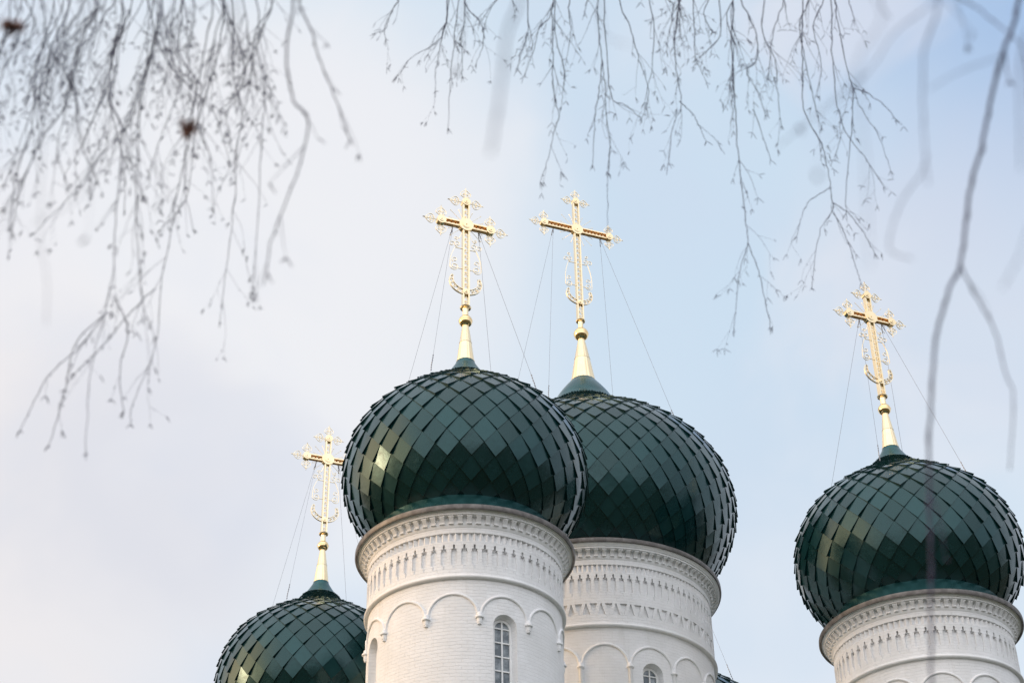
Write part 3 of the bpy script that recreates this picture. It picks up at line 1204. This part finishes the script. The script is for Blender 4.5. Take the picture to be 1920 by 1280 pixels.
def make_birch(label, base, limb_px, limb_r, height_extra=2.5):
    """trunk outside the frame; the limb passes above the frame and carries the hanging branches.
    limb_px: list of (px, py, dist)"""
    t = thing('birch_tree', label, 'birch tree', (0, 0, 0))
    t['group'] = 'birches round the camera'
    base = Vector(base)
    limb = [at(*q) for q in limb_px]
    fork = Vector((base.x, base.y, limb[0].z * .78))
    topz = limb[0].z + height_extra
    tr = MB()
    pts = [base + Vector((0, 0, -.3)), base + Vector((.05, .02, topz * .3)), base + Vector((-.06, .05, topz * .6)), fork, Vector((base.x + .1, base.y, topz))]
    pts = sorted(pts, key=lambda p: p.z)
    cp = crom(pts, 8)
    n = len(cp)
    r_ = .16 if topz > 6 else .10
    tr.tube(cp, [r_ * (1 - .88 * i / (n - 1)) + .006 for i in range(n)], 14)
    tr.build('trunk', M_birch, t, 0)
    lb = MB()
    cl = crom([fork] + limb, 8)
    n = len(cl)
    for i in range(1, n - 1):
        cl[i] += Vector((rt.gauss(0, .02), rt.gauss(0, .02), rt.gauss(0, .02)))
    lb.tube(cl, [limb_r * (1 - .8 * i / (n - 1)) for i in range(n)], 8)
    lb.build('limb', M_birch, t, 0)
    # bare crown twigs above, out of the frame
    for k in range(7):
        p = cp[int(len(cp) * rt.uniform(.45, .92))]
        a = rt.uniform(R(190), R(350))
        d0 = Vector((math.cos(a), math.sin(a), 1.1)).normalized()
        q_ = crom([p, p + d0 * .8, p + d0 * 1.7 + Vector((0, 0, -.1)), p + d0 * 2.4 + Vector((0, 0, -.7))], 5)
        mb = MB()
        mb.tube(q_, [.03 * (1 - .8 * i / (len(q_) - 1)) for i in range(len(q_))], 6)
        for j in range(14):
            wander(rt.choice(q_[5:]), Vector((rt.uniform(-1, 1), rt.uniform(-1, .2), -.6)), rt.uniform(.6, 1.5), .006, mb, .04, .8, False)
        mb.build('branch', M_bark_flare, t, 0)
    for k in range(10):
        p = cp[int(len(cp) * rt.uniform(.6, .98))]
        mb = MB()
        a = rt.uniform(0, 2 * PI)
        # keep them on the side away from the view
        d0 = Vector((math.cos(a), -abs(math.sin(a)), .8))
        wander(p, d0, rt.uniform(.8, 1.6), .012, mb, .04, .25, False)
        mb.build('branch', M_bark_flare, t, 0)
    return t, cl


def hang(tree, limb, *args, **kw):
    """attach: find the limb point nearest above the first pixel"""
    pts, dist = args[0], args[1]
    p = at(pts[0][0], pts[0][1], dist)
    best = min(limb[6:], key=lambda q: (q - p).length)
    return strand(tree, *args, up=best, **kw)


# ---- the birch on the left, about eight metres off
ta, la = make_birch('bare birch whose dense hanging twigs fill the upper left of the sky', (-6.2, 5.2, 0),
                    [(-500, -150, 7.6), (-100, -190, 7.8), (200, -180, 8.0), (450, -160, 8.2), (720, -120, 8.4)], .045)
LEFT = [
    [(130, -20), (110, 90), (75, 170), (40, 260), (8, 345)],
    [(60, -20), (40, 60), (5, 140), (-30, 230)],
    [(185, -20), (150, 80), (120, 200), (80, 260), (40, 350), (22, 440)],
    [(395, -20), (386, 80), (363, 201), (353, 269), (329, 376), (322, 430), (302, 537), (292, 645), (249, 759), (245, 795)],
    [(289, -20), (292, 60), (275, 134), (228, 242), (181, 302), (134, 366), (64, 437)],
    [(222, -20), (222, 100), (208, 188), (228, 242), (225, 322), (218, 403), (212, 510), (195, 591), (168, 712), (161, 850)],
    [(470, -20), (484, 101), (497, 154), (490, 269), (484, 403), (475, 537)],
    [(430, -20), (437, 134), (455, 215), (443, 282), (440, 376), (427, 484), (412, 602)],
    [(300, -20), (270, 150), (259, 269), (255, 376), (259, 470), (269, 571), (290, 631)],
    [(195, -20), (168, 40), (141, 134), (121, 215), (107, 282), (128, 350)],
    [(336, -20), (336, 94), (370, 160), (352, 240), (345, 340), (362, 430)],
    [(250, -20), (215, 90), (190, 180), (160, 260), (120, 330)],
    [(20, -20), (-5, 120), (-20, 220)],
    [(100, -20), (70, 120), (60, 240), (30, 330), (20, 430)],
    [(340, -20), (320, 60), (340, 150), (300, 260), (280, 330)],
    [(415, -20), (405, 60), (385, 140), (372, 230), (395, 300), (400, 390)],
    [(505, -20), (478, 60), (470, 150), (450, 230)],
    [(155, -20), (125, 60), (95, 170), (60, 300), (10, 390)],
    [(70, -20), (90, 80), (140, 170), (150, 260), (182, 340)],
    [(270, -20), (300, 90), (352, 160), (400, 210), (430, 300)],
]
LEFT += [[(x + rt.uniform(-28, 28), y + (0 if y < 0 else rt.uniform(-12, 12))) for x, y in s[:max(3, int(len(s) * .62))]] for s in LEFT[:18]]
for i, s in enumerate(LEFT):
    hang(ta, la, s, 7.4, r0=.0028, r1=.0011, side=11 if s[-1][1] < 500 else 14, size=.024, slen=(.08, .30), jitd=.9)
# forks at the end of the long left branch
for s in ([(201, 584), (150, 650), (94, 700), (60, 760), (38, 806)], [(195, 591), (141, 645), (120, 740), (92, 833)], [(218, 560), (240, 620), (225, 690), (232, 770)],
          [(292, 540), (240, 590), (200, 640), (140, 700)]):
    strand(ta, s, 7.2, r0=.0022, r1=.0013, side=3, size=.030, slen=(.06, .14), jitd=.05)
# softer, nearer branches of the same tree
hang(ta, la, [(549, -90), (550, 0), (537, 107), (551, 188), (578, 222), (564, 302), (537, 376), (507, 457), (500, 512)], 5.0, r0=.0036, r1=.0016, side=5, size=.028, slen=(.06, .2))
hang(ta, la, [(548, -90), (560, 0), (584, 60), (605, 128), (628, 181), (656, 262)], 5.4, r0=.0032, r1=.0016, side=5, size=.028, slen=(.06, .2))


def leaf_clump(tree, p, size, n=7):
    mb = MB()
    for _ in range(n):
        d_ = Vector((rt.uniform(-1, 1), rt.uniform(-1, 1), rt.uniform(-1.3, .3))).normalized()
        s_ = d_.cross(Vector((rt.uniform(-1, 1), rt.uniform(-1, 1), rt.uniform(-1, 1)))).normalized()
        l_ = size * rt.uniform(.6, 1.0)
        nn = d_.cross(s_) * l_ * .12
        q = [p, p + d_ * l_ * .35 + s_ * l_ * .28, p + d_ * l_ * .7 + s_ * l_ * .2 + nn, p + d_ * l_, p + d_ * l_ * .7 - s_ * l_ * .2 + nn, p + d_ * l_ * .35 - s_ * l_ * .28]
        c2 = p + d_ * l_ * .5 - nn
        mb.add(q + [c2], [(0, 1, 6), (1, 2, 6), (2, 3, 6), (3, 4, 6), (4, 5, 6), (5, 0, 6)], False)
    return mb.build('dead_leaf', M_leaf, tree, 0)


leaf_clump(ta, at(351, 238, 4.0), .034, 14)
leaf_clump(ta, at(28, 44, 3.6), .034, 14)

# ---- the birch in the middle and on the right, about twelve metres off
tb_, lb_ = make_birch('bare birch with sharp fine twigs hanging along the top middle and right of the sky', (9.5, 9.0, 0),
                      [(2300, -260, 11.0), (1900, -240, 11.4), (1500, -190, 11.8), (1150, -170, 12.2), (900, -150, 12.4), (700, -120, 12.6)], .05)
MID = [
    ([(750, -20), (735, 21), (721, 52), (723, 74)], 3), ([(735, 21), (722, 55), (706, 62)], 1),
    ([(841, -20), (838, 27), (828, 72), (817, 137), (816, 172)], 9),
    ([(845, -20), (835, 50), (817, 81), (773, 107), (745, 144)], 4),
    ([(871, -20), (871, 41), (865, 62), (867, 103), (867, 144)], 9),
    ([(862, -20), (852, 76), (845, 137), (840, 240)], 3),
    ([(868, -20), (880, 20), (900, 41), (907, 79), (893, 120)], 4),
    ([(991, -20), (989, 62), (975, 103), (972, 131)], 4),
    ([(1039, -20), (1036, 52), (1037, 103), (1036, 155), (1044, 199), (1049, 220), (1039, 247), (1027, 299), (1013, 340)], 12),
    ([(1040, -20), (1033, 30), (1013, 52), (1000, 96), (982, 144)], 6),
    ([(1045, -20), (1040, 60), (1058, 131), (1056, 165), (1053, 200)], 5),
    ([(1070, -20), (1066, 20), (1070, 60), (1062, 110)], 4),
    ([(1100, -20), (1098, 10), (1097, 26)], 1),
    ([(1123, -20), (1122, 52), (1128, 103), (1134, 155), (1137, 213), (1144, 275), (1139, 344), (1139, 428)], 11),
    ([(1134, -20), (1137, 96), (1147, 182), (1171, 196), (1202, 223)], 5),
    ([(1161, -20), (1182, 52), (1192, 89), (1199, 113), (1216, 172), (1203, 222)], 7),
    ([(1128, 120), (1122, 180), (1116, 213), (1111, 309)], 3),
    ([(1216, -20), (1226, 52), (1223, 120), (1209, 192)], 6),
    ([(1240, -20), (1262, 10), (1255, 60), (1250, 95)], 4),
    ([(1271, -20), (1266, 69), (1269, 137), (1278, 196), (1261, 240), (1254, 306)], 6),
    ([(1274, 190), (1300, 215), (1312, 240), (1325, 265)], 1),
    ([(1265, -20), (1275, 30), (1268, 60)], 9), ([(1280, -20), (1270, 20), (1262, 90)], 7),
    ([(1300, -20), (1302, 60), (1302, 100), (1325, 155)], 4),
    ([(1345, -20), (1350, 65), (1325, 95), (1305, 112)], 3),
    ([(1370, -20), (1372, 75), (1375, 150), (1381, 240), (1385, 300), (1392, 360), (1400, 430), (1402, 457), (1385, 520), (1376, 618)], 16),
    ([(1402, 455), (1420, 500), (1432, 550), (1444, 612)], 2),
    ([(1387, -20), (1415, 55), (1420, 110), (1400, 135), (1420, 170), (1435, 215)], 9),
    ([(1412, 205), (1425, 240), (1445, 300)], 1),
    ([(1380, -20), (1362, 30), (1376, 90), (1368, 160)], 7),
    ([(1435, -20), (1430, 60), (1452, 110), (1460, 190), (1465, 235)], 7),
    ([(1470, -20), (1450, 60), (1440, 140)], 6),
    ([(1505, -20), (1504, 75), (1505, 140), (1507, 205), (1540, 270), (1550, 310), (1560, 370), (1561, 395), (1535, 440), (1522, 540)], 13),
    ([(1520, -20), (1500, 40), (1506, 95), (1525, 185), (1540, 240)], 8),
    ([(1557, 352), (1520, 375), (1505, 400), (1494, 442)], 1),
    ([(1561, 380), (1585, 395), (1615, 430), (1640, 475)], 2),
    ([(1563, 398), (1585, 440), (1605, 500), (1614, 530)], 2),
    ([(1560, -20), (1570, 40), (1590, 135), (1600, 165), (1615, 205), (1650, 260), (1670, 320)], 9),
    ([(1600, 165), (1595, 265), (1587, 350), (1586, 400)], 3),
    ([(1600, 165), (1635, 180), (1665, 205), (1680, 225)], 1),
    ([(1555, -20), (1560, 95), (1570, 200), (1590, 255), (1625, 300), (1657, 350)], 6),
    ([(1545, -20), (1525, 50), (1540, 120), (1532, 180)], 6),
    ([(1590, -20), (1598, 20), (1601, 38)], 1),
    ([(1330, -20), (1320, 25), (1335, 60)], 4),
    ([(930, -20), (915, 20), (898, 44)], 2), ([(960, -20), (968, 15)], 1),
]
for s, k in MID:
    if s[0][1] < 0:
        hang(tb_, lb_, s, 12.0, r0=.0037, r1=.0015, side=k, size=.044, slen=(.08, .30), jitd=.5)
    else:
        strand(tb_, s, 12.0, r0=.0026, r1=.0016, side=k, size=.048, slen=(.08, .25), jitd=.05)

# ---- the near birch on the right, whose branches hang close to the lens
tc_, lc_ = make_birch('birch beside the camera with thick out of focus branches down the right side', (3.0, -.4, 0),
                      [(2500, -300, 3.4), (2050, -230, 3.3), (1600, -230, 3.1), (1000, -260, 2.8), (500, -260, 2.8), (100, -240, 2.9)], .03, 1.2)
NEAR = [
    ([(1935, -40), (1900, 50), (1880, 100), (1855, 200), (1840, 280), (1820, 350), (1810, 430), (1800, 495), (1775, 555), (1755, 635), (1747, 740), (1742, 865), (1745, 1040), (1745, 1160), (1748, 1300)], 3.9, .0066, .0042, 2),
    ([(1800, 495), (1830, 555), (1865, 620), (1885, 700), (1900, 745), (1893, 880)], 3.7, .0052, .0030, 1),
    ([(1745, -40), (1732, 100), (1730, 200), (1735, 280), (1740, 345)], 2.8, .0040, .0020, 1),
    ([(1735, 290), (1730, 320), (1690, 380), (1672, 430), (1670, 470), (1710, 485)], 2.8, .0025, .0020, 0),
    ([(1750, -40), (1675, 65), (1620, 145), (1540, 210), (1460, 275)], 2.6, .0024, .0014, 1),
    ([(1880, 105), (1800, 135), (1740, 170)], 2.7, .0024, .0012, 0),
    ([(1800, -40), (1840, 20), (1885, 58), (1918, 95), (1930, 200)], 3.6, .0046, .0030, 1),
    ([(1925, 60), (1912, 140), (1914, 320)], 2.3, .0034, .0018, 0),
    ([(1600, -40), (1608, 120), (1622, 300), (1626, 400), (1630, 500)], 2.0, .0016, .0010, 1),
    ([(976, -40), (951, 62), (938, 179), (919, 289)], 1.9, .0042, .0030, 0),
    ([(1640, -60), (1652, 10), (1668, 35)], 3.0, .003, .002, 0),
    ([(1880, 540), (1912, 480), (1930, 420)], 2.2, .002, .0015, 0),
    ([(90, -60), (84, 200), (77, 376), (77, 463), (87, 517), (87, 610)], 2.6, .0014, .0012, 1),
    ([(340, -60), (320, 40), (290, 120), (208, 210), (168, 336), (134, 383), (60, 420)], 2.8, .0018, .0012, 1),
    ([(440, -60), (445, 60), (430, 130)], 2.6, .0030, .0020, 1),
    ([(160, -60), (150, 60), (110, 150)], 2.7, .0024, .0018, 1),
    ([(1100, -60), (1130, 60), (1180, 85)], 2.2, .0016, .0010, 0),
    ([(866, -60), (868, 70), (862, 90)], 3.0, .0022, .0018, 1),
]
for s, d_, a_, b_, k in NEAR:
    f_ = .64 if len(s) > 10 else .40
    kw = dict(r0=a_ * f_, r1=b_ * f_, side=k, size=.012, slen=(.05, .14), jitd=.0, buds=False)
    if s[0][1] < 0:
        hang(tc_, lc_, s, d_, **kw)
    else:
        strand(tc_, s, d_, **kw)
